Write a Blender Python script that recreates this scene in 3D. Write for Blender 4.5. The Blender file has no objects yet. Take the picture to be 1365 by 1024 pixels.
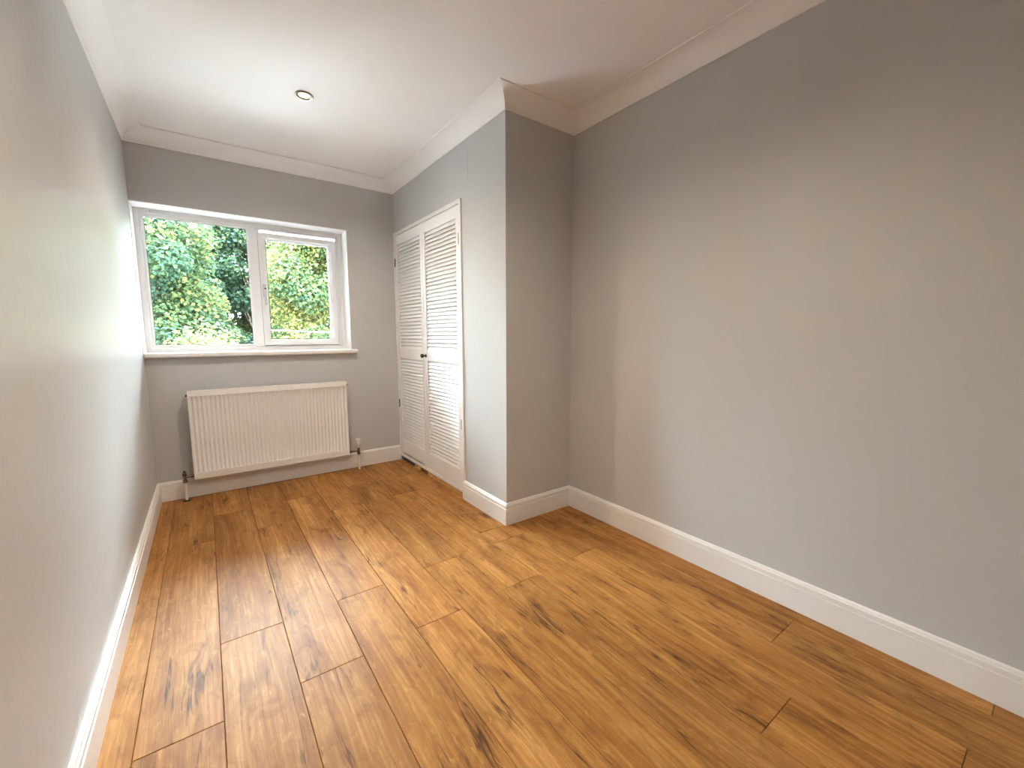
import bpy, bmesh, math, random
from mathutils import Vector, Matrix
random.seed(7)
PI = math.pi
scene = bpy.context.scene
COL = scene.collection

# ------------------------------------------------------------------ camera
cam_d = bpy.data.cameras.new('camera'); cam = bpy.data.objects.new('camera', cam_d); COL.objects.link(cam)
F, YAW, PITCH, ROLL = 559.19, 0.62999, -0.11646, -0.0017
cam_d.sensor_width = 36.0; cam_d.lens = 36.0 * F / 1365.0; cam_d.clip_start = 0.05; cam_d.clip_end = 500
fw = Vector((math.sin(YAW)*math.cos(PITCH), math.cos(YAW)*math.cos(PITCH), math.sin(PITCH)))
rt = Vector((math.cos(YAW), -math.sin(YAW), 0)); up = rt.cross(fw)
r2 = rt*math.cos(ROLL) + up*math.sin(ROLL); u2 = up*math.cos(ROLL) - rt*math.sin(ROLL)
mw = Matrix((r2, u2, -fw)).transposed().to_4x4(); mw.translation = Vector((0.325, -3.6257, 1.125))
cam.matrix_world = mw
scene.camera = cam

# ------------------------------------------------------------------ sky, exposure
SKY = 29.0
w = bpy.data.worlds.new('overcast_sky'); scene.world = w; w.use_nodes = True
nt = w.node_tree; nt.nodes.clear()
N = nt.nodes.new
tc = N('ShaderNodeTexCoord'); sp = N('ShaderNodeSeparateXYZ'); nt.links.new(tc.outputs['Generated'], sp.inputs[0])
mx = N('ShaderNodeMath'); mx.operation = 'MAXIMUM'; mx.inputs[1].default_value = 0.0; nt.links.new(sp.outputs['Z'], mx.inputs[0])
ma = N('ShaderNodeMath'); ma.operation = 'MULTIPLY_ADD'; ma.inputs[1].default_value = 2/3*SKY; ma.inputs[2].default_value = SKY/3
nt.links.new(mx.outputs[0], ma.inputs[0])
bg = N('ShaderNodeBackground'); bg.inputs['Color'].default_value = (0.78, 0.90, 1.0, 1); nt.links.new(ma.outputs[0], bg.inputs['Strength'])
wo = N('ShaderNodeOutputWorld'); nt.links.new(bg.outputs[0], wo.inputs[0])
vs = scene.view_settings
scene.display_settings.display_device = 'sRGB'
vs.view_transform = 'Standard'; vs.look = 'None'; vs.gamma = 1.0; vs.use_curve_mapping = False
vs.exposure = 2.3
scene.cycles.max_bounces = 14; scene.cycles.diffuse_bounces = 9; scene.cycles.transparent_max_bounces = 12
LAMP_W = 24.0        # power of each ceiling downlight (their spots are built with them)

# ------------------------------------------------------------------ materials
def mat(name, col, rough=0.5, metal=0.0, spec=0.5):
    m = bpy.data.materials.new(name); m.use_nodes = True
    b = m.node_tree.nodes['Principled BSDF']
    b.inputs['Base Color'].default_value = (*col, 1); b.inputs['Roughness'].default_value = rough
    b.inputs['Metallic'].default_value = metal; b.inputs['Specular IOR Level'].default_value = spec
    return m
def noise(m, scale, detail=3, rough=.5, coord='Object', vec=None, dist=0.0):
    nt = m.node_tree
    n = nt.nodes.new('ShaderNodeTexNoise'); n.inputs['Scale'].default_value = scale
    n.inputs['Detail'].default_value = detail; n.inputs['Roughness'].default_value = rough; n.inputs['Distortion'].default_value = dist
    if vec is None:
        t = nt.nodes.new('ShaderNodeTexCoord'); vec = t.outputs[coord]
    nt.links.new(vec, n.inputs['Vector']); return n
def bump(m, src, strength, dist, prev=None):
    nt = m.node_tree; b = nt.nodes.new('ShaderNodeBump')
    b.inputs['Strength'].default_value = strength; b.inputs['Distance'].default_value = dist
    nt.links.new(src, b.inputs['Height'])
    if prev is not None: nt.links.new(prev, b.inputs['Normal'])
    nt.links.new(b.outputs[0], nt.nodes['Principled BSDF'].inputs['Normal']); return b.outputs[0]
def ramp(m, src, stops):
    r = m.node_tree.nodes.new('ShaderNodeValToRGB'); e = r.color_ramp.elements
    while len(e) < len(stops): e.new(0.5)
    for el, (p, c) in zip(e, stops):
        el.position = p; el.color = (*c, 1) if len(c) == 3 else c
    m.node_tree.links.new(src, r.inputs[0]); return r

def painted(name, col, rough, mottle=0.012, fine=0.12, spec=0.5):
    m = mat(name, col, rough, spec=spec); nt = m.node_tree; b = nt.nodes['Principled BSDF']
    n1 = noise(m, 1.7, 3, .5)
    lo = tuple(c*(1-mottle) for c in col); hi = tuple(c*(1+mottle) for c in col)
    r = ramp(m, n1.outputs['Fac'], [(0.3, lo), (0.7, hi)]); nt.links.new(r.outputs[0], b.inputs['Base Color'])
    n2 = noise(m, 320, 2, .6); n3 = noise(m, 14, 2, .5)
    p = bump(m, n3.outputs['Fac'], 0.10, 0.02)
    bump(m, n2.outputs['Fac'], fine, 0.002, p)
    return m
M = {}
M['wall'] = painted('grey_satin_wall_paint', (0.53, 0.53, 0.525), 0.50, spec=.18)
M['wall_left'] = painted('grey_satin_wall_paint_sheen', (0.53, 0.53, 0.525), 0.32, fine=.25, spec=.08)
M['ceiling'] = painted('white_ceiling_paint', (0.87, 0.85, 0.845), 0.8, .015, .08)
M['gloss'] = painted('white_gloss_woodwork', (0.80, 0.785, 0.76), 0.32, .01, .0)
M['cove'] = painted('white_coving_plaster', (0.87, 0.85, 0.84), 0.65, .01, .05)
M['door'] = painted('white_painted_pine', (0.81, 0.80, 0.785), 0.38, .01, .05)
M['upvc'] = mat('white_plastic_frame', (0.80, 0.80, 0.81), 0.3)
M['reveal'] = painted('white_reveal_paint', (0.82, 0.81, 0.80), 0.5, .01, .05)
M['enamel'] = mat('cream_white_enamel', (0.80, 0.775, 0.735), 0.28)
M['chrome'] = mat('chrome', (0.30, 0.28, 0.26), 0.18, 1.0)
M['dark'] = mat('dark_metal', (0.03, 0.028, 0.026), 0.3, .3)
M['black'] = mat('black_gloss', (0.008, 0.008, 0.009), 0.15)
M['trv'] = mat('cream_plastic', (0.72, 0.68, 0.60), 0.4)
M['handle'] = mat('off_white_handle', (0.55, 0.54, 0.54), .3)
M['rubber_and_shade'] = mat('grey_gasket_and_shade', (0.12, 0.12, 0.12), 0.6)  # gasket rubber, also the dark colour of the painted shade strips
M['slab'] = mat('dark_underlay', (0.035, 0.018, 0.010), 0.9)
M['void'] = mat('dark_cupboard_plaster', (0.25, 0.23, 0.20), 0.9)
M['brass'] = mat('aged_brass', (0.16, 0.11, 0.05), 0.35, .9)
M['lamp_ring'] = mat('brushed_nickel_ring', (0.22, 0.19, 0.16), 0.3, 1.0)

# glass: thin pane, lets light straight through and mirrors a little
g = bpy.data.materials.new('clear_glass'); g.use_nodes = True; nt = g.node_tree; nt.nodes.clear()
tr = nt.nodes.new('ShaderNodeBsdfTransparent'); tr.inputs[0].default_value = (0.97, 0.99, 0.98, 1)
gl = nt.nodes.new('ShaderNodeBsdfGlossy'); gl.inputs['Roughness'].default_value = 0.02
fr = nt.nodes.new('ShaderNodeFresnel'); fr.inputs['IOR'].default_value = 1.45
mi = nt.nodes.new('ShaderNodeMixShader'); ou = nt.nodes.new('ShaderNodeOutputMaterial')
nt.links.new(fr.outputs[0], mi.inputs[0]); nt.links.new(tr.outputs[0], mi.inputs[1]); nt.links.new(gl.outputs[0], mi.inputs[2]); nt.links.new(mi.outputs[0], ou.inputs[0])
M['glass'] = g
def emit(name, col, s):
    m = mat(name, col); b = m.node_tree.nodes['Principled BSDF']
    b.inputs['Emission Color'].default_value = (*col, 1); b.inputs['Emission Strength'].default_value = s; return m
M['lamp'] = emit('lit_lamp', (1.0, 0.80, 0.42), .42)

# laminate oak; each plank takes its own piece of the pattern through its random number
def wood(name, planks=True, light=1.0):
    m = bpy.data.materials.new(name); m.use_nodes = True; nt = m.node_tree; L = nt.links.new
    b = nt.nodes['Principled BSDF']
    def node(t, **k):
        n = nt.nodes.new(t)
        for a, v in k.items(): setattr(n, a, v)
        return n
    tc = node('ShaderNodeTexCoord'); oi = node('ShaderNodeObjectInfo')
    cm = node('ShaderNodeCombineXYZ'); 
    m1 = node('ShaderNodeMath', operation='MULTIPLY'); m1.inputs[1].default_value = 37.3; L(oi.outputs['Random'], m1.inputs[0])
    m2 = node('ShaderNodeMath', operation='MULTIPLY'); m2.inputs[1].default_value = 91.7; L(oi.outputs['Random'], m2.inputs[0])
    L(m1.outputs[0], cm.inputs[0]); L(m2.outputs[0], cm.inputs[1]); L(m1.outputs[0], cm.inputs[2])
    ad = node('ShaderNodeVectorMath', operation='ADD'); L(tc.outputs['Object'], ad.inputs[0]); L(cm.outputs[0], ad.inputs[1])
    P = ad.outputs[0]
    def mp(sx, sy, src=P):
        q = node('ShaderNodeVectorMath', operation='MULTIPLY'); L(src, q.inputs[0]); q.inputs[1].default_value = (sx, sy, 1); return q.outputs[0]
    def nz(vec, sc, det, ro=.5, di=0.):
        n = node('ShaderNodeTexNoise'); n.inputs['Scale'].default_value = sc; n.inputs['Detail'].default_value = det
        n.inputs['Roughness'].default_value = ro; n.inputs['Distortion'].default_value = di; L(vec, n.inputs['Vector']); return n.outputs['Fac']
    def mr(src, a, b_, c=0., d=1.):
        n = node('ShaderNodeMapRange'); n.inputs['From Min'].default_value = a; n.inputs['From Max'].default_value = b_
        n.inputs['To Min'].default_value = c; n.inputs['To Max'].default_value = d; L(src, n.inputs['Value']); return n.outputs[0]
    def mul(a, b_):
        n = node('ShaderNodeMath', operation='MULTIPLY'); L(a, n.inputs[0])
        if isinstance(b_, float): n.inputs[1].default_value = b_
        else: L(b_, n.inputs[1])
        return n.outputs[0]
    def mixc(f, a, c, mode='MIX'):
        n = node('ShaderNodeMix', data_type='RGBA', blend_type=mode)
        if isinstance(f, float): n.inputs[0].default_value = f
        else: L(f, n.inputs[0])
        L(a, n.inputs[6])
        if isinstance(c, tuple): n.inputs[7].default_value = (*c, 1)
        else: L(c, n.inputs[7])
        return n.outputs[2]
    # slow warp so that the grain meanders round knots
    warp = node('ShaderNodeTexNoise'); warp.inputs['Scale'].default_value = 1.0; warp.inputs['Detail'].default_value = 2.0
    L(mp(6.0, 1.6), warp.inputs['Vector'])
    ws = node('ShaderNodeVectorMath', operation='MULTIPLY_ADD'); L(warp.outputs['Color'], ws.inputs[0]); ws.inputs[1].default_value = (.045, .02, 0); L(P, ws.inputs[2])
    W = ws.outputs[0]
    broad = nz(mp(9., .9, W), 1., 3, .55, .3)        # broad tone streaks along the plank
    grain = nz(mp(110., 3.4, W), 1., 6, .7, .1)        # fine grain
    pores = nz(mp(330., 9., W), 1., 2, .6)             # pores
    smoke = nz(mp(9., 2.6), 1., 5, .62, .8)            # smoky patches about the knots
    # cathedral figure
    wv = node('ShaderNodeTexWave', wave_type='BANDS', bands_direction='X'); wv.inputs['Scale'].default_value = 13.0
    wv.inputs['Distortion'].default_value = 9.0; wv.inputs['Detail'].default_value = 3.0; wv.inputs['Detail Scale'].default_value = .55; wv.inputs['Detail Roughness'].default_value = .55
    L(mp(1., .16, W), wv.inputs['Vector'])
    broad2 = nz(mp(26., 1.1, W), 1., 3, .55, .2)
    bmx = node('ShaderNodeMath', operation='MULTIPLY_ADD'); L(broad2, bmx.inputs[0]); bmx.inputs[1].default_value = .5
    L(mul(broad, .5), bmx.inputs[2])
    base = ramp(m, bmx.outputs[0], [(0.32, (0.25*light, 0.096*light, 0.020*light)), (0.5, (0.43*light, 0.195*light, 0.050*light)), (0.70, (0.56*light, 0.285*light, 0.088*light))])
    tone = mr(oi.outputs['Random'], 0, 1, .86, 1.12)
    tn = node('ShaderNodeVectorMath', operation='SCALE'); L(base.outputs[0], tn.inputs[0]); L(tone, tn.inputs['Scale'])
    c = tn.outputs[0]
    c = mixc(mul(mr(grain, .42, .70), .60), c, (0.185, 0.075, 0.022))
    c = mixc(mul(mr(wv.outputs['Fac'], .45, .95), .20), c, (0.20, 0.085, 0.026))
    c = mixc(mul(mr(pores, .56, .74), .35), c, (0.14, 0.06, 0.02))
    c = mixc(mul(mr(grain, .44, .26), .28), c, (0.60, 0.36, 0.18))
    sm = mr(smoke, .55, .78)
    c = mixc(mul(mr(smoke, .48, .80), .72), c, (0.125, 0.048, 0.013))
    mott = nz(mp(16., 6.5, W), 1., 4, .62, 1.2)          # mottled figure inside the streaks
    c = mixc(mul(mr(mott, .50, .70), .42), c, (0.150, 0.055, 0.014))
    flk = nz(mp(60., 22., P), 1., 2, .5, .8)             # short pale flecks
    c = mixc(mul(mul(mr(flk, .58, .72), mr(mott, .55, .40)), .35), c, (0.62, 0.34, 0.12))
    # knots: few, drawn out along the grain
    vo = node('ShaderNodeTexVoronoi', feature='F1'); vo.inputs['Scale'].default_value = 1.0; L(mp(3.6, 1.5, W), vo.inputs['Vector'])
    kn = mul(mr(vo.outputs['Distance'], .10, .02), mr(smoke, .50, .60))
    c = mixc(mul(kn, .85), c, (0.055, 0.022, 0.008))
    # cracks: thin dark lines only inside smoky patches
    ck = nz(mp(20., 1.3, W), 1., 3, .5, .4)
    ab = node('ShaderNodeMath', operation='SUBTRACT'); L(ck, ab.inputs[0]); ab.inputs[1].default_value = .5
    a2 = node('ShaderNodeMath', operation='ABSOLUTE'); L(ab.outputs[0], a2.inputs[0])
    crk = mul(mr(a2.outputs[0], .022, .003), mr(smoke, .50, .62))
    c = mixc(mul(crk, .85), c, (0.06, 0.024, 0.009))
    L(c, b.inputs['Base Color'])
    ro = mr(grain, .3, .8, .40, .55); L(ro, b.inputs['Roughness'])
    b.inputs['Specular IOR Level'].default_value = 0.11
    p = bump(m, pores, .22, .0012)
    bump(m, grain, .15, .0016, p)
    return m
M['oak'] = wood('oak_laminate')
M['pine'] = mat('bare_pale_softwood', (0.62, 0.36, 0.13), .6)
n_ = noise(M['pine'], 30, 3); r_ = ramp(M['pine'], n_.outputs['Fac'], [(0.3, (0.45, 0.24, 0.08)), (0.7, (0.70, 0.42, 0.17))]); M['pine'].node_tree.links.new(r_.outputs[0], M['pine'].node_tree.nodes['Principled BSDF'].inputs['Base Color'])
M['hardboard'] = mat('brown_hardboard', (0.23, 0.11, 0.035), .7)

# hairline crack in the closet wall paint and scuff marks: wear with a place of its own on the wall
def mark(m, axis_y, cz, hy, hz, col, amt, wob=.012, wobscale=9):
    nt = m.node_tree; b = nt.nodes['Principled BSDF']; L = nt.links.new
    src = b.inputs['Base Color'].links[0].from_socket
    t = nt.nodes.new('ShaderNodeTexCoord'); n = nt.nodes.new('ShaderNodeTexNoise'); n.inputs['Scale'].default_value = wobscale; L(t.outputs['Object'], n.inputs['Vector'])
    w1 = nt.nodes.new('ShaderNodeVectorMath'); w1.operation = 'MULTIPLY_ADD'; L(n.outputs['Color'], w1.inputs[0]); w1.inputs[1].default_value = (wob,)*3; L(t.outputs['Object'], w1.inputs[2])
    s = nt.nodes.new('ShaderNodeVectorMath'); s.operation = 'SUBTRACT'; L(w1.outputs[0], s.inputs[0]); s.inputs[1].default_value = (0, axis_y + wob/2, cz + wob/2)
    d = nt.nodes.new('ShaderNodeVectorMath'); d.operation = 'MULTIPLY'; L(s.outputs[0], d.inputs[0]); d.inputs[1].default_value = (0, 1/hy, 1/hz)
    ln = nt.nodes.new('ShaderNodeVectorMath'); ln.operation = 'LENGTH'; L(d.outputs[0], ln.inputs[0])
    r = nt.nodes.new('ShaderNodeMapRange'); r.inputs['From Min'].default_value = 1.; r.inputs['From Max'].default_value = .6; r.inputs['To Max'].default_value = amt; L(ln.outputs['Value'], r.inputs['Value'])
    x = nt.nodes.new('ShaderNodeMix'); x.data_type = 'RGBA'; L(r.outputs[0], x.inputs[0]); L(src, x.inputs[6]); x.inputs[7].default_value = (*col, 1); L(x.outputs[2], b.inputs['Base Color'])
M['wall_closet'] = painted('grey_satin_closet_wall_paint', (0.53, 0.53, 0.525), 0.50, spec=.18)
mark(M['wall_closet'], -1.268, 2.17, .0022, .14, (0.28, 0.25, 0.22), .7)
M['wall_right'] = painted('grey_satin_right_wall_paint', (0.53, 0.53, 0.525), 0.50, spec=.18)
mark(M['wall_right'], -2.44, .874, .035, .004, (0.62, 0.60, 0.57), .35)

# ------------------------------------------------------------------ mesh helpers
def box(bm, x0, x1, y0, y1, z0, z1, bev=0.0, seg=2):
    r = bmesh.ops.create_cube(bm, size=1.0)
    for v in r['verts']:
        v.co = Vector(((x0+x1)/2 + v.co.x*(x1-x0), (y0+y1)/2 + v.co.y*(y1-y0), (z0+z1)/2 + v.co.z*(z1-z0)))
    if bev > 0:
        es = list({e for v in r['verts'] for e in v.link_edges})
        bmesh.ops.bevel(bm, geom=es, offset=bev, segments=seg, affect='EDGES', profile=.5)
    return r['verts']
def obj(name, bm, m, parent=None, smooth=False, loc=None):
    bmesh.ops.recalc_face_normals(bm, faces=bm.faces)
    me = bpy.data.meshes.new(name); bm.to_mesh(me); bm.free()
    me.materials.append(M[m] if isinstance(m, str) else m)
    if smooth:
        for p in me.polygons: p.use_smooth = True
        try: me.set_sharp_from_angle(angle=math.radians(40))
        except Exception: pass
    o = bpy.data.objects.new(name, me); COL.objects.link(o)
    if loc: o.location = loc
    if parent: o.parent = parent
    return o
def empty(name, loc=(0, 0, 0)):
    o = bpy.data.objects.new(name, None); COL.objects.link(o); o.location = loc; o.empty_display_size = .1; return o
def tag(o, label=None, cat=None, group=None, kind=None):
    if label: o['label'] = label
    if cat: o['category'] = cat
    if group: o['group'] = group
    if kind: o['kind'] = kind
    return o
def NB(): return bmesh.new()
def sweep(name, p0, p1, n, prof, e0, e1, m, label, cat, smooth=False):
    """profile [(out, z)] run along p0-p1 on a wall whose inward normal is n; e0/e1: +1 inner mitre, -1 outer mitre, 0 square"""
    bm = NB(); p0 = Vector((*p0, 0)); p1 = Vector((*p1, 0)); n = Vector((*n, 0)); d = (p1-p0).normalized()
    A = [bm.verts.new(p0 + n*o + d*(e0*o) + Vector((0, 0, z))) for o, z in prof]
    B = [bm.verts.new(p1 + n*o - d*(e1*o) + Vector((0, 0, z))) for o, z in prof]
    k = len(prof)
    for i in range(k): bm.faces.new((A[i], A[(i+1) % k], B[(i+1) % k], B[i]))
    bm.faces.new(A); bm.faces.new(B[::-1])
    o = obj(name, bm, m, smooth=smooth); return tag(o, label, cat, kind='structure')
def ring(bm, x0, x1, z0, z1, prof):
    """mitred frame: profile [(inset, y)] turned round a rectangle in the x-z plane (closed loop profile)"""
    loops = []
    for ins, y in prof:
        loops.append([bm.verts.new((x, y, z)) for x, z in ((x0+ins, z0+ins), (x1-ins, z0+ins), (x1-ins, z1-ins), (x0+ins, z1-ins))])
    k = len(prof)
    for i in range(k):
        a, b = loops[i], loops[(i+1) % k]
        for j in range(4): bm.faces.new((a[j], a[(j+1) % 4], b[(j+1) % 4], b[j]))
def lathe(bm, prof, c, axis='z', seg=24):
    """profile [(r, h)] spun round an axis through c"""
    rows = []
    for r, h in prof:
        row = []
        for i in range(seg):
            a = 2*PI*i/seg; u, v = r*math.cos(a), r*math.sin(a)
            p = {'z': (u, v, h), 'x': (h, u, v), 'y': (u, h, v)}[axis]
            row.append(bm.verts.new((c[0]+p[0], c[1]+p[1], c[2]+p[2])))
        rows.append(row)
    for a, b in zip(rows, rows[1:]):
        for i in range(seg): bm.faces.new((a[i], a[(i+1) % seg], b[(i+1) % seg], b[i]))
    bm.faces.new(rows[0]); bm.faces.new(rows[-1][::-1])
def tube(bm, p, q, r0, r1=None, seg=12):
    p, q = Vector(p), Vector(q); r1 = r0 if r1 is None else r1; d = (q-p).normalized()
    s = d.orthogonal().normalized(); t = d.cross(s)
    a = [bm.verts.new(p + (s*math.cos(2*PI*i/seg) + t*math.sin(2*PI*i/seg))*r0) for i in range(seg)]
    b = [bm.verts.new(q + (s*math.cos(2*PI*i/seg) + t*math.sin(2*PI*i/seg))*r1) for i in range(seg)]
    for i in range(seg): bm.faces.new((a[i], a[(i+1) % seg], b[(i+1) % seg], b[i]))
    bm.faces.new(a); bm.faces.new(b[::-1])

# ------------------------------------------------------------------ room shell (metres; far wall y=0, left wall x=0)
A, B, C = 1.7094, -1.6706, 2.2181       # closet wall x, alcove wall y, right wall x
H, HC, CV, YB = 2.4, 2.3192, 0.1012, -4.35
HS, SK = 0.131, 0.018
T = .12
def wall(name, boxes, m, label):
    bm = NB()
    for b_ in boxes: box(bm, *b_)
    return tag(obj(name, bm, m), label, 'wall', kind='structure')
WX0, WX1, WZ0, WZ1 = 0.0, 1.312, 0.975, 1.968
YW = .26
wall('wall_left', [(-T, 0, YB, YW, -.1, H+.1)], 'wall_left', 'long grey satin painted wall running along the left towards the window')
wall('wall_far', [(0, C, 0, YW, -.1, WZ0), (0, C, 0, YW, WZ1, H+.1), (WX1, C, 0, YW, WZ0, WZ1)], 'wall', 'grey end wall holding the window above the radiator')
wall('wall_right', [(C, C+T, YB, YW, -.1, H+.1)], 'wall_right', 'large bare grey wall on the right with a faint scuff')
wall('wall_back', [(0, C, YB-T, YB, -.1, H+.1)], 'wall', 'grey wall behind the viewer closing the room')
DY0, DY1, DZ = -1.176, 0.0, 1.985          # closet door opening
wall('wall_closet', [(A, A+.075, B, DY0, -.1, H+.1), (A, A+.075, DY0, 0, DZ, H+.1)], 'wall_closet', 'pale lit grey wall of the built-in closet around the louvred doors')
wall('wall_alcove', [(A+.075, C, B, B+.075, -.1, H+.1)], 'wall', 'narrow shaded grey wall between the closet corner and the right wall')
bm = NB(); box(bm, -T, C+T, YB-T, YW, H, H+.1)
ceil = tag(obj('ceiling', bm, 'ceiling'), 'white painted ceiling with a recessed downlight', 'ceiling', kind='structure')

# coving
cp = [(0, H), (0, HC), (.007, HC), (.009, HC+.006)]
n_c = 12
for i in range(n_c+1):
    t = PI/2*i/n_c
    cp.append((.009 + (CV-.018)*(1-math.cos(t)), HC+.006 + (H-.007-HC-.006)*math.sin(t)))
cp += [(CV-.008, H-.007), (CV, H-.006), (CV, H)]
cv = [('trim_1', (0, YB), (0, 0), (1, 0), 1, 1, 'left wall'), ('trim_2', (0, 0), (A, 0), (0, -1), 1, 1, 'window wall'),
      ('trim_3', (A, 0), (A, B), (-1, 0), 1, -1, 'closet wall'), ('trim_4', (A, B), (C, B), (0, -1), -1, 1, 'short alcove wall'),
      ('trim_5', (C, B), (C, YB), (-1, 0), 1, 1, 'large right wall'), ('trim_6', (C, YB), (0, YB), (0, 1), 1, 1, 'back wall')]
for nme, p0, p1, n, e0, e1, where in cv:
    sweep(nme, p0, p1, n, cp, e0, e1, 'cove', 'white concave plaster coving along the top of the ' + where, 'coving', True)
# skirting
spf = [(0, 0), (SK, 0), (SK, .098), (SK-.006, .0988), (SK-.006, .1022), (SK-.002, .1035), (SK-.002, .119), (SK-.006, .1215), (SK-.008, .128), (SK-.011, HS), (0, HS)]
sk = [('baseboard_left', (0, YB), (0, 0), (1, 0), 1, 1, 'left wall'), ('baseboard_far', (0, 0), (A, 0), (0, -1), 1, 0, 'window wall behind the radiator'),
      ('baseboard_closet', (A, DY0-.004), (A, B), (-1, 0), 0, -1, 'closet wall beside the louvred doors'), ('baseboard_alcove', (A, B), (C, B), (0, -1), -1, 1, 'short alcove wall'),
      ('baseboard_right', (C, B), (C, YB), (-1, 0), 1, 1, 'large right wall'), ('baseboard_back', (C, YB), (0, YB), (0, 1), 1, 1, 'back wall')]
for nme, p0, p1, n, e0, e1, where in sk:
    sweep(nme, p0, p1, n, spf, e0, e1, 'gloss', 'white grooved skirting board along the ' + where, 'skirting')

# ------------------------------------------------------------------ floor of separate planks
bm = NB(); box(bm, -T, C+T, YB-T, YW, -.1, -.0092)
floor = tag(obj('floor', bm, 'slab'), 'warm brown oak laminate floor of long staggered planks', 'floor', kind='structure')
PW, PL, X0 = .20445, 1.357, .0905 - .20445
cache = {}
def plank_mesh(w_, l_):
    k = (round(w_, 4), round(l_, 4))
    if k not in cache:
        bm = NB(); g_ = .0007; c_ = .0013; x, y = w_/2-g_, l_/2-g_
        lo = [bm.verts.new((sx*x, sy*y, -.0085)) for sx, sy in ((-1, -1), (1, -1), (1, 1), (-1, 1))]
        mi_ = [bm.verts.new((sx*x, sy*y, -c_)) for sx, sy in ((-1, -1), (1, -1), (1, 1), (-1, 1))]
        tp = [bm.verts.new((sx*(x-c_), sy*(y-c_), 0)) for sx, sy in ((-1, -1), (1, -1), (1, 1), (-1, 1))]
        for a_, b_ in ((lo, mi_), (mi_, tp)):
            for i in range(4): bm.faces.new((a_[i], a_[(i+1) % 4], b_[(i+1) % 4], b_[i]))
        bm.faces.new(tp)
        me = bpy.data.meshes.new('plank'); bm.to_mesh(me); bm.free(); me.materials.append(M['oak']); cache[k] = me
    return cache[k]
J = [-1.36, -2.23, -1.85, -2.215, -1.838, -2.198, -1.82, -2.19, -1.822, -2.175, -1.68, -2.2]
def lay(xa, xb, ya, yb, j0):
    j = j0
    while j < yb: j += PL
    while j > ya:
        top, bot = min(j, yb), max(j-PL, ya)
        if top - bot > .01 and xb - xa > .004:
            o = bpy.data.objects.new('plank', plank_mesh(xb-xa, top-bot)); COL.objects.link(o)
            o.location = ((xa+xb)/2, (top+bot)/2, 0); o.parent = floor
        j -= PL
for i, j0 in enumerate(J):
    xa, xb = max(X0+i*PW, .002), min(X0+(i+1)*PW, C-.002)
    if xb <= A: lay(xa, xb, YB+.002, -.002, j0)
    elif xa >= A: lay(xa, xb, YB+.002, B-.002, j0)
    else:
        lay(xa, xb, YB+.002, B-.002, j0); lay(xa, A+.004, B, -.002, j0)

# ------------------------------------------------------------------ window
YF = .16                                   # room-side face of the plastic frame
win = tag(empty('window_1', (0, YF, WZ0)), 'white framed window with one fixed pane and one opening pane, trees outside', 'window', kind='structure')
def wpart(name, bm, m, parent=win, smooth=False):
    o = obj(name, bm, m, smooth=smooth); o.parent = parent
    o.matrix_parent_inverse = Matrix.Identity(4)
    base = Vector((0, YF, WZ0)) if parent is not None else Vector((0, 0, 0))
    o.data.transform(Matrix.Translation(-base)); return o
FX0, FX1, FZ0, FZ1 = .001, 1.311, 1.008, 1.967
bm = NB()
MX0, MX1 = .652, .700                      # mullion face
prof = [(0, YF), (.026, YF), (.030, YF+.008), (.036, YF+.012), (.036, YF+.03), (.036, YF+.06), (0, YF+.06)]
ring(bm, FX0, FX1, FZ0, FZ1, prof)
wpart('outer_frame', bm, 'upvc')
bm = NB(); box(bm, MX0-.004, MX1+.004, YF+.001, YF+.058, FZ0+.030, FZ1-.030, .004); wpart('mullion', bm, 'upvc')
# glazing bead and fixed pane
bm = NB(); gx0, gx1, gz0, gz1 = FX0+.036, MX0-.004, FZ0+.036, FZ1-.036
ring(bm, gx0, gx1, gz0, gz1, [(0, YF+.012), (.004, YF+.009), (.014, YF+.016), (.016, YF+.024), (.0, YF+.024)])
wpart('glazing_bead', bm, 'upvc')
bm = NB(); ring(bm, gx0+.010, gx1-.010, gz0+.010, gz1-.010, [(0, YF+.022), (.008, YF+.022), (.008, YF+.026), (0, YF+.026)]); wpart('gasket', bm, 'rubber_and_shade')
bm = NB(); box(bm, gx0+.003, gx1-.003, YF+.026, YF+.030, gz0+.003, gz1-.003); wpart('glass_pane', bm, 'glass')
# opening sash
sx0, sx1, sz0, sz1 = MX1+.004, 1.252, 1.048, 1.900
bm = NB(); ring(bm, MX1+.003, FX1-.034, FZ0+.034, FZ1-.034, [(0, YF+.004), (.010, YF+.004), (.018, YF+.02), (.02, YF+.05), (0, YF+.05)]); wpart('casement_rebate', bm, 'upvc')
ys = YF-.014
bm = NB()
ring(bm, sx0, sx1, sz0, sz1, [(0, ys+.004), (.004, ys), (.030, ys), (.036, ys+.006), (.046, ys+.014), (.048, ys+.026), (.048, ys+.055), (0, ys+.055)])
sash = wpart('sash', bm, 'upvc')
bm = NB(); box(bm, sx0+.03, sx1-.03, ys+.030, ys+.034, sz0+.03, sz1-.03); wpart('glass_pane', bm, 'glass', sash)
sash.parent = win
bm = NB(); ring(bm, sx0+.046, sx1-.046, sz0+.046, sz1-.046, [(0, ys+.025), (.006, ys+.025), (.006, ys+.029), (0, ys+.029)]); wpart('gasket', bm, 'rubber_and_shade', sash)
bm = NB(); ring(bm, sx0-.0035, sx1+.0035, sz0-.0035, sz1+.0035, [(0, ys+.016), (.004, ys+.016), (.004, ys+.03), (0, ys+.03)]); wpart('shadow_gap_ring', bm, 'rubber_and_shade', sash)  # dark ring that paints the shadow line between sash and frame
# trickle vent over the sash glass
bm = NB(); box(bm, .762, 1.186, ys-.020, ys+.004, 1.862, 1.890, .004)
for k in range(2): box(bm, .775, 1.173, ys-.0225, ys-.018, 1.868+k*.009, 1.873+k*.009)
wpart('trickle_vent', bm, 'upvc', win)
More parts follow.
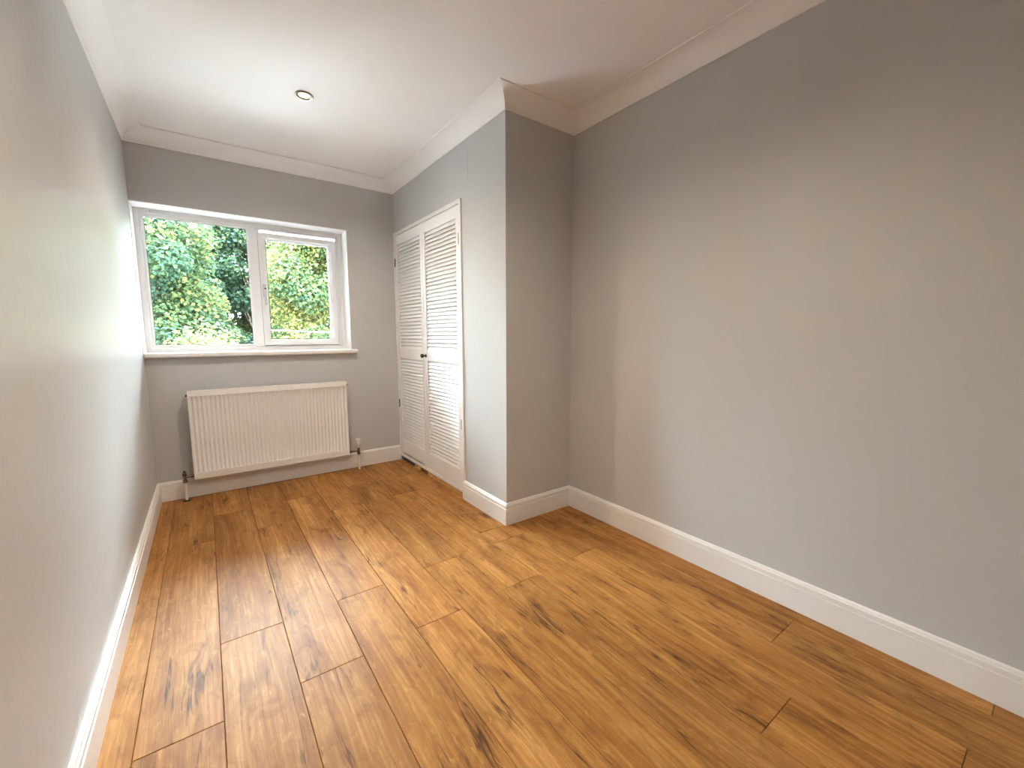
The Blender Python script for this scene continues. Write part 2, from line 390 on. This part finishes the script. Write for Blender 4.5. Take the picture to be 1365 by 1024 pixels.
# espag handle on the sash stile
bm = NB(); box(bm, .713, .737, ys-.012, ys, 1.415, 1.515, .005); hd = wpart('handle_plate', bm, 'handle', sash, True)
bm = NB(); box(bm, .717, .735, ys-.046, ys-.032, 1.352, 1.490, .006, 3); tube(bm, (.726, ys-.008, 1.475), (.726, ys-.040, 1.475), .009); wpart('handle_lever', bm, 'handle', sash, True)
bm = NB(); tube(bm, (.726, ys-.045, 1.478), (.726, ys-.0475, 1.478), .0055); wpart('handle_button', bm, 'black', sash)
bm = NB(); tube(bm, (.09, YF-.001, 1.953), (.09, YF+.002, 1.953), .003); wpart('screw_cap', bm, 'rubber_and_shade')
# white lined reveal and window board
bm = NB()
box(bm, 0.0005, WX1, -.003, YF+.05, WZ1-.003, WZ1+.002)            # head
box(bm, WX1-.003, WX1+.002, -.003, YF+.05, WZ0, WZ1)
box(bm, .0002, .0025, -.003, YF+.05, WZ0, WZ1)
wpart('reveal_lining', bm, 'reveal')
bm = NB()
box(bm, .001, WX1+.044, -.042, 0, .977, 1.010, .010, 4)
box(bm, .001, WX1-.003, -.012, YF+.05, .977, 1.0095)
wpart('window_sill', bm, 'gloss', smooth=True)
# outside sill
bm = NB(); box(bm, .0, WX1, YF+.05, YW+.05, .955, .995); wpart('outer_sill', bm, 'upvc')

# ------------------------------------------------------------------ closet: frame, two louvred doors
fr = tag(empty('trim_7', (A, 0, 0)), 'narrow white frame round the louvred closet doors', 'door frame', kind='structure')
def P(name, bm, m, parent, smooth=False):
    o = obj(name, bm, m, smooth=smooth); base = parent.matrix_world.translation if False else parent_base[parent.name]
    o.data.transform(Matrix.Translation(-Vector(base))); o.parent = parent; return o
parent_base = {fr.name: (A, 0, 0)}
bm = NB(); box(bm, A-.010, A+.07, -1.183, -1.156, .0, 1.992, .002); P('jamb', bm, 'gloss', fr)
bm = NB(); box(bm, A-.010, A+.07, -.020, -.0005, .042, 1.992, .002); P('jamb', bm, 'gloss', fr)
bm = NB(); box(bm, A-.009, A+.07, -1.157, -.0195, 1.966, 1.992, .002); P('head', bm, 'gloss', fr)
bm = NB(); box(bm, A-.006, A+.06, -1.157, -.020, .037, .060, .002); P('bottom_rail', bm, 'gloss', fr)
bm = NB(); box(bm, A+.028, A+.036, -1.157, -.02, 1.93, 1.966); P('door_stop', bm, 'gloss', fr)
# bits of timber left under the bottom rail, plus one dark strip for shade
th = tag(empty('trim_8', (A, -.8, 0)), 'bare timber strips and a painted-in dark shade strip under the closet doors', 'threshold', kind='structure'); parent_base[th.name] = (A, -.8, 0)
bm = NB(); box(bm, A-.001, A+.055, -1.152, -.575, -.004, .035, .002); P('strip', bm, 'pine', th)
bm = NB(); box(bm, A+.008, A+.055, -.572, -.43, -.004, .030, .002); P('strip', bm, 'hardboard', th)
bm = NB(); box(bm, A-.003, A+.05, -.425, -.315, -.004, .028, .002); P('block', bm, 'pine', th)
bm = NB(); box(bm, A+.012, A+.05, -.31, -.03, -.004, .010, .002); P('strip', bm, 'rubber_and_shade', th)  # dark strip painting the shade of the open gap, no timber here

XF = A-.004            # room-side face of the doors
DT = .028
def slat_mesh(w_):
    bm = NB(); t_, d_ = .006, .036
    # tilted louvre: front edge low, back edge high; in x (depth), z
    ang = math.radians(61)
    r = box(bm, -d_/2, d_/2, -w_/2, w_/2, -t_/2, t_/2, .0022, 2)
    bmesh.ops.rotate(bm, verts=bm.verts, cent=(0, 0, 0), matrix=Matrix.Rotation(-ang, 3, 'Y'))
    bmesh.ops.recalc_face_normals(bm, faces=bm.faces)
    me = bpy.data.meshes.new('slat'); bm.to_mesh(me); bm.free(); me.materials.append(M['door']); return me
def door(name, ya, yb, label, hinge_y, slot=False):
    """ya < yb; leaf between them"""
    d = tag(empty(name, (XF, (ya+yb)/2, .062)), label, 'closet door', 'pair of louvred closet doors', 'structure')
    parent_base[d.name] = (XF, (ya+yb)/2, .062)
    zb, zt, sw = .064, 1.962, .042
    bm = NB(); box(bm, XF, XF+DT, ya, ya+sw, zb, zt, .0022); P('stile', bm, 'door', d)
    bm = NB(); box(bm, XF, XF+DT, yb-sw, yb, zb, zt, .0022); P('stile', bm, 'door', d)
    i0, i1 = ya+sw, yb-sw
    for nm, z0, z1 in (('bottom_rail', zb+(.012 if slot else 0), .192), ('middle_rail', .925, 1.012), ('top_rail', 1.886, zt)):
        bm = NB(); box(bm, XF+.002, XF+DT-.002, i0-.002, i1+.002, z0, z1, .0018); P(nm, bm, 'door', d)
    me = slat_mesh(i1-i0+.004)
    for z0, z1, n in ((.192, .925, 27), (1.012, 1.886, 31)):
        for k in range(n):
            s = bpy.data.objects.new('slat', me); COL.objects.link(s); s.parent = d
            z = z0 + (k+.5)*(z1-z0)/n
            s.location = (DT/2+.001, 0, z-.062)
    hs = 1 if hinge_y > (ya+yb)/2 else -1
    for z in (.52, 1.745):
        bm = NB(); tube(bm, (XF-.003, hinge_y, z-.035), (XF-.003, hinge_y, z+.035), .0042); box(bm, XF-.001, XF+.002, min(hinge_y, hinge_y-hs*.006), max(hinge_y, hinge_y-hs*.006), z-.032, z+.032)
        P('hinge', bm, 'brass', d)
    return d
d1 = door('door_1', -.577, -.024, 'left leaf of the white louvred closet doors, next to the window wall', -.0225, True)
d2 = door('door_2', -1.150, -.580, 'right leaf of the white louvred closet doors, with the black knob', -1.1525)
bm = NB(); kx = XF
lathe(bm, [(.013, kx), (.013, kx-.003), (.006, kx-.006), (.0055, kx-.016), (.010, kx-.020), (.0155, kx-.027), (.0165, kx-.033), (.0145, kx-.040), (.008, kx-.0445), (.001, kx-.0455)], (0, -.602, .966), 'x', 24)
P('knob', bm, 'black', d2, True)
# cupboard inside lining (plain dark interior seen through the slots)
bm = NB(); box(bm, A+.06, C, B+.075, -.0005, -.0088, -.004)
tag(obj('closet_floor', bm, 'void'), 'dark bare floor inside the closet behind the doors', 'floor', kind='structure')

# ------------------------------------------------------------------ radiator
RX0, RX1, RZ0, RZ1, RY = .204, 1.234, .140, .752, -.100
rad = tag(empty('radiator', ((RX0+RX1)/2, -.05, 0)), 'cream white ribbed panel radiator fixed under the window', 'radiator'); RB = ((RX0+RX1)/2, -.05, 0); parent_base[rad.name] = RB
bm = NB()
NF = 40; pitch = (RX1-RX0-.014)/NF; us = []
for i in range(NF):
    for f in (0., .12, .24, .36, .5, .64, .76, .88): us.append((RX0+.007+(i+f)*pitch, f))
us.append((RX1-.007, 0.)); us = [(RX0+.001, 0.), (RX0+.003, 0.)] + us + [(RX1-.003, 0.), (RX1-.001, 0.)]
zs = [(RZ0+.002, 0), (RZ0+.004, 0), (RZ0+.040, 0), (RZ0+.048, .0), (RZ0+.053, .6), (RZ0+.058, 1), (RZ0+.2, 1), (RZ0+.4, 1), (RZ1-.044, 1), (RZ1-.040, .6), (RZ1-.036, 0), (RZ1-.028, 0), (RZ1-.002, 0)]
grid = []
for z, k in zs:
    row = []
    for x, f in us:
        dep = .0095 * k * (0.5-0.5*math.cos(2*PI*f))**.8 if 0 < f < 1 else 0
        row.append(bm.verts.new((x, RY+dep, z)))
    grid.append(row)
for a_, b_ in zip(grid, grid[1:]):
    for i in range(len(us)-1): bm.faces.new((a_[i], a_[i+1], b_[i+1], b_[i]))
# rolled rim returning to the back
def strip(pts_a, off):
    q = [bm.verts.new(v.co + Vector(off)) for v in pts_a]
    for i in range(len(q)-1): bm.faces.new((pts_a[i], pts_a[i+1], q[i+1], q[i]))
    return q
strip(strip(grid[0], (0, .003, -.002)), (0, .012, 0)); strip(strip(grid[-1], (0, .003, .002)), (0, .012, 0))
strip([r[0] for r in grid], (-.001, .015, 0)); strip([r[-1] for r in grid], (.001, .015, 0))
P('front_panel', bm, 'enamel', rad, True)
bm = NB(); box(bm, RX0+.003, RX1-.003, RY+.012, RY+.016, RZ0+.003, RZ1-.003); P('back_panel', bm, 'enamel', rad)
for x in (RX0, RX1-.002):
    bm = NB(); box(bm, x, x+.002, RY+.012, RY+.062, RZ0+.05, RZ1-.004); P('side_panel', bm, 'enamel', rad)
bm = NB()
box(bm, RX0+.001, RX1-.001, RY+.010, RY+.014, RZ1-.006, RZ1); box(bm, RX0+.001, RX1-.001, RY+.056, RY+.062, RZ1-.010, RZ1)
k = RX0+.02
while k < RX1-.02: box(bm, k, k+.006, RY+.013, RY+.057, RZ1-.004, RZ1-.001); k += .018
P('top_grille', bm, 'enamel', rad)
bm = NB(); k = RX0+.05
while k < RX1-.05: box(bm, k, k+.0015, RY+.016, RY+.05, RZ0+.06, RZ1-.03); k += .025
P('convector_fins', bm, 'enamel', rad)
for x in (RX0+.13, RX1-.16):
    bm = NB(); box(bm, x, x+.03, RY+.015, -.001, RZ0+.10, RZ1-.10); P('wall_bracket', bm, 'enamel', rad)
for x, s in ((RX0, -1), (RX1, 1)):
    bm = NB(); tube(bm, (x, -.077, RZ1-.030), (x+s*.010, -.077, RZ1-.030), .0075, seg=8); P('bleed_plug', bm, 'dark', rad)
# valves
VZ = .168; vy = -.077
xl = RX0-.052
bm = NB(); tube(bm, (RX0+.002, vy, VZ), (RX0-.022, vy, VZ), .0115, seg=6); tube(bm, (RX0-.020, vy, VZ), (xl, vy, VZ-.004), .008, seg=14)
tube(bm, (xl, vy, VZ-.022), (xl, vy, VZ+.010), .0105, seg=14); tube(bm, (xl, vy, VZ-.040), (xl, vy, VZ-.020), .0140, seg=6)
lv = P('lockshield_valve', bm, 'chrome', rad, True); lv['label'] = 'chrome lockshield valve at the left foot'; parent_base[lv.name] = RB
bm = NB(); lathe(bm, [(.012, VZ+.010), (.0125, VZ+.022), (.008, VZ+.027), (.0055, VZ+.040), (.001, VZ+.042)], (xl, vy, 0), 'z', 12)
P('valve_cap', bm, 'dark', lv)
bm = NB(); tube(bm, (xl, vy, .0005), (xl, vy, VZ-.036), .0078); P('pipe', bm, 'enamel', rad, True)
bm = NB(); lathe(bm, [(.024, .0002), (.026, .003), (.012, .006), (.008, .007)], (xl, vy, 0), 'z', 20); c_ = P('pipe_collar', bm, 'black', rad, True); c_['label'] = 'black pipe collar'
xr = RX1+.078
bm = NB(); tube(bm, (RX1-.002, vy, VZ-.010), (RX1+.022, vy, VZ-.010), .0115, seg=6); tube(bm, (RX1+.020, vy, VZ-.010), (xr, vy, VZ-.012), .0078, seg=14)
tube(bm, (xr, vy, VZ-.026), (xr, vy, VZ+.018), .0105, seg=14); tube(bm, (xr, vy, VZ-.040), (xr, vy, VZ-.022), .0135, seg=6)
rv = P('thermostatic_valve', bm, 'chrome', rad, True); rv['label'] = 'chrome valve with a cream thermostatic head'; parent_base[rv.name] = RB
bm = NB(); lathe(bm, [(.011, VZ+.016), (.0125, VZ+.026), (.018, VZ+.040), (.0215, VZ+.052), (.0225, VZ+.086), (.0205, VZ+.094), (.002, VZ+.096)], (xr, vy, 0), 'z', 24)
P('valve_head', bm, 'trv', rv, True)
bm = NB()
for i in range(12):
    a = 2*PI*i/12; tube(bm, (xr+.0222*math.cos(a), vy+.0222*math.sin(a), VZ+.058), (xr+.0222*math.cos(a), vy+.0222*math.sin(a), VZ+.082), .0016, seg=6)
P('grip_ribs', bm, 'trv', rv)
bm = NB(); tube(bm, (xr, vy, .0005), (xr, vy, VZ-.036), .0078); P('pipe', bm, 'enamel', rad, True)

# ------------------------------------------------------------------ downlights
def downlight(x, y, label, k=1.0):
    t = tag(empty('downlight', (x, y, H)), label, 'downlight', 'recessed ceiling downlights'); parent_base[t.name] = (x, y, H)
    bm = NB()
    R0 = [(.044, H-.0005), (.046, H-.004), (.043, H-.0065), (.038, H-.0064), (.034, H-.005), (.029, H-.0015)]
    rows = []
    for r, h in R0: rows.append([bm.verts.new((x+r*math.cos(2*PI*i/40), y+r*math.sin(2*PI*i/40), h)) for i in range(40)])
    for a_, b_ in zip(rows, rows[1:]):
        for i in range(40): bm.faces.new((a_[i], a_[(i+1) % 40], b_[(i+1) % 40], b_[i]))
    P('bezel', bm, 'lamp_ring', t, True)
    bm = NB(); lathe(bm, [(.0285, H-.0012), (.026, H-.0024), (.018, H-.0030), (.001, H-.0032)], (x, y, 0), 'z', 32); P('lens', bm, 'lamp', t, True)
    ld = bpy.data.lights.new('spot', 'SPOT'); ld.energy = LAMP_W*k; ld.spot_size = math.radians(155); ld.spot_blend = 1.0; ld.shadow_soft_size = .04; ld.color = (1.0, .86, .70)
    lo = bpy.data.objects.new('lamp_beam', ld); COL.objects.link(lo); lo.location = (0, 0, -.045); lo.parent = t
downlight(.847, -1.027, 'lit recessed ceiling downlight near the window', .6)
downlight(.95, -2.75, 'added unseen ceiling downlight, fill light over the middle of the room', .75)  # lamp out of view, added to lift the right wall and alcove

# ------------------------------------------------------------------ outside: unseen pale bounce ground, overhead cable, trees
GZ = -2.9
bm = NB(); box(bm, -40, 45, YW, 70, GZ-.2, GZ)
M['bounce_ground'] = painted('pale_bounce_ground', (.52, .50, .49), .9, .10, .2)
tag(obj('ground', bm, 'bounce_ground'), 'unseen ground far below the window, made pale to bounce light indoors', 'bounce_ground', kind='structure')  # ground colour chosen pale to reflect daylight up onto the ceiling
M['bark'] = mat('bark', (.13, .10, .07), .9)
def leafmat(name, c0, c1, c2):
    m = mat(name, c1, .6, spec=.08); nt = m.node_tree; b = nt.nodes['Principled BSDF']; L = nt.links.new
    at = nt.nodes.new('ShaderNodeAttribute'); at.attribute_name = 'tone'
    r = ramp(m, at.outputs['Fac'], [(0, c0), (.5, c1), (1, c2)]); L(r.outputs[0], b.inputs['Base Color'])
    tl = nt.nodes.new('ShaderNodeBsdfTranslucent'); L(r.outputs[0], tl.inputs['Color'])
    mi = nt.nodes.new('ShaderNodeMixShader'); mi.inputs[0].default_value = .4; L(b.outputs[0], mi.inputs[1]); L(tl.outputs[0], mi.inputs[2])
    L(mi.outputs[0], nt.nodes['Material Output'].inputs['Surface']); return m
M['leaf_green'] = leafmat('green_leaves', (.008, .020, .007), (.022, .042, .016), (.045, .062, .026))
M['leaf_mixed'] = leafmat('mixed_green_leaves', (.014, .032, .020), (.038, .058, .020), (.135, .118, .030))
M['leaf_yellow'] = leafmat('yellow_green_leaves', (.020, .034, .009), (.050, .060, .014), (.085, .085, .022))
M['leaf_dark'] = leafmat('blue_green_leaves', (.012, .024, .018), (.026, .044, .030), (.048, .064, .040))
def foliage(name, clumps, n, size, m, seed, parent, origin):
    rnd = random.Random(seed); vs_, fs_, tones = [], [], []
    for _ in range(n):
        cx, cy, cz, r, bias = clumps[rnd.randrange(len(clumps))]
        # leaf on or near the shell of its clump
        d = Vector((rnd.gauss(0, 1), rnd.gauss(0, 1), rnd.gauss(0, 1))).normalized()
        p = Vector((cx, cy, cz)) + d*r*(rnd.random()**.35)*Vector((1, 1, .75)).length/1.6
        nrm = (d*.6 + Vector((rnd.gauss(0, .5), rnd.gauss(0, .5)-.1, .5+rnd.gauss(0, .4)))).normalized()
        s = nrm.orthogonal().normalized(); s = Matrix.Rotation(rnd.random()*6.28, 3, nrm) @ s; t = nrm.cross(s)
        L_ = size*(.7+.6*rnd.random()); W_ = L_*.42
        b0 = len(vs_)
        for a_, b_, c_ in ((-.5, 0, 0), (-.1, -1, .10), (.5, 0, -.12), (-.1, 1, .10)):
            vs_.append(p + s*(a_*L_) + t*(b_*W_) + nrm*(c_*L_) - Vector(origin))
        fs_.append((b0, b0+1, b0+2)); fs_.append((b0, b0+2, b0+3))
        tn = min(1, max(0, .35+bias+rnd.gauss(0, .16))); tones += [tn]*4
    me = bpy.data.meshes.new(name); me.from_pydata(vs_, [], fs_); me.materials.append(M[m])
    at = me.attributes.new('tone', 'FLOAT', 'POINT'); at.data.foreach_set('value', tones)
    o = bpy.data.objects.new(name, me); COL.objects.link(o); o.parent = parent; o['kind'] = 'stuff'; return o
def tree(x, y, h, rad_, m, n, size, seed, label, low=.12, tint=0.0):
    rnd = random.Random(seed); o = tag(empty('tree', (x, y, GZ)), label, 'tree', 'leafy trees outside the window')
    bm = NB(); clumps = []
    tube(bm, (0, 0, 0), (0, 0, h*.35), .16, .11, 10); tube(bm, (0, 0, h*.35), (rnd.uniform(-.2, .2), 0, h*.8), .11, .04, 8)
    nc = int(52*rad_**1.3)
    for i in range(nc):
        a = rnd.random()*6.28; u = rnd.random()
        r = rnd.uniform(.36, .72); z = h*(low + (1-low)*u) - r*.3*u
        rr = (rad_-r*.9)*math.sqrt(max(.22 if u < .5 else .05, 1-(2*abs(u-.42))**3))*(.35+.65*math.sqrt(rnd.random()))
        c = (rr*math.cos(a), rr*math.sin(a), z)
        clumps.append((x+c[0], y+c[1], GZ+c[2], r, tint+rnd.uniform(-.30, .32)))
        if i % 6 == 0: tube(bm, (0, 0, z*.62), c, .022, .006, 5)
    t = obj('trunk', bm, 'bark'); t.parent = o
    foliage('foliage', clumps, n, size, m, seed+1, o, (x, y, GZ))
tree(-1.35, 9.0, 8.3, 2.45, 'leaf_mixed', 110000, .085, 11, 'mid green tree filling the left window pane', .1, -.05)
tree(3.6, 9.0, 8.1, 2.45, 'leaf_mixed', 105000, .085, 23, 'yellow green tree filling the right window pane', .1, .14)
tree(2.05, 14.6, 9.0, 3.0, 'leaf_mixed', 120000, .12, 37, 'darker green tree farther back, showing between the two nearer trees', .1, -.05)
tree(.35, 5.3, 4.05, .85, 'leaf_mixed', 16000, .07, 43, 'low yellowish tree at the foot of the left window pane', .1, .32)
tree(8.3, 10.5, 7.0, 2.2, 'leaf_green', 20000, .125, 51, 'large green tree outside, hidden by the wall right of the window')
tree(-6.3, 10.5, 7.0, 2.2, 'leaf_dark', 20000, .125, 67, 'dark tree outside, hidden by the wall left of the window')
# overhead cable on two poles
cb = tag(empty('overhead_cable', (2.5, 6.6, GZ)), 'white cable strung between two slim poles, low in the right pane', 'cable'); parent_base[cb.name] = (2.5, 6.6, GZ)
bm = NB(); prev = None
for i in range(25):
    x = 1.31+i*8.7/24; p = (x, 6.3, 1.14 + .10*((x-5.6)/4.3)**2)
    if prev: tube(bm, prev, p, .0055, seg=6)
    prev = p
M['cable'] = mat('white_cable', (.85, .85, .88), .4); P('cable', bm, 'cable', cb)
for x in (1.31, 10.01):
    yy = 6.3; bm = NB(); tube(bm, (x, yy, GZ), (x, yy, 1.45), .05, .04, 12); P('pole', bm, 'bark', cb)
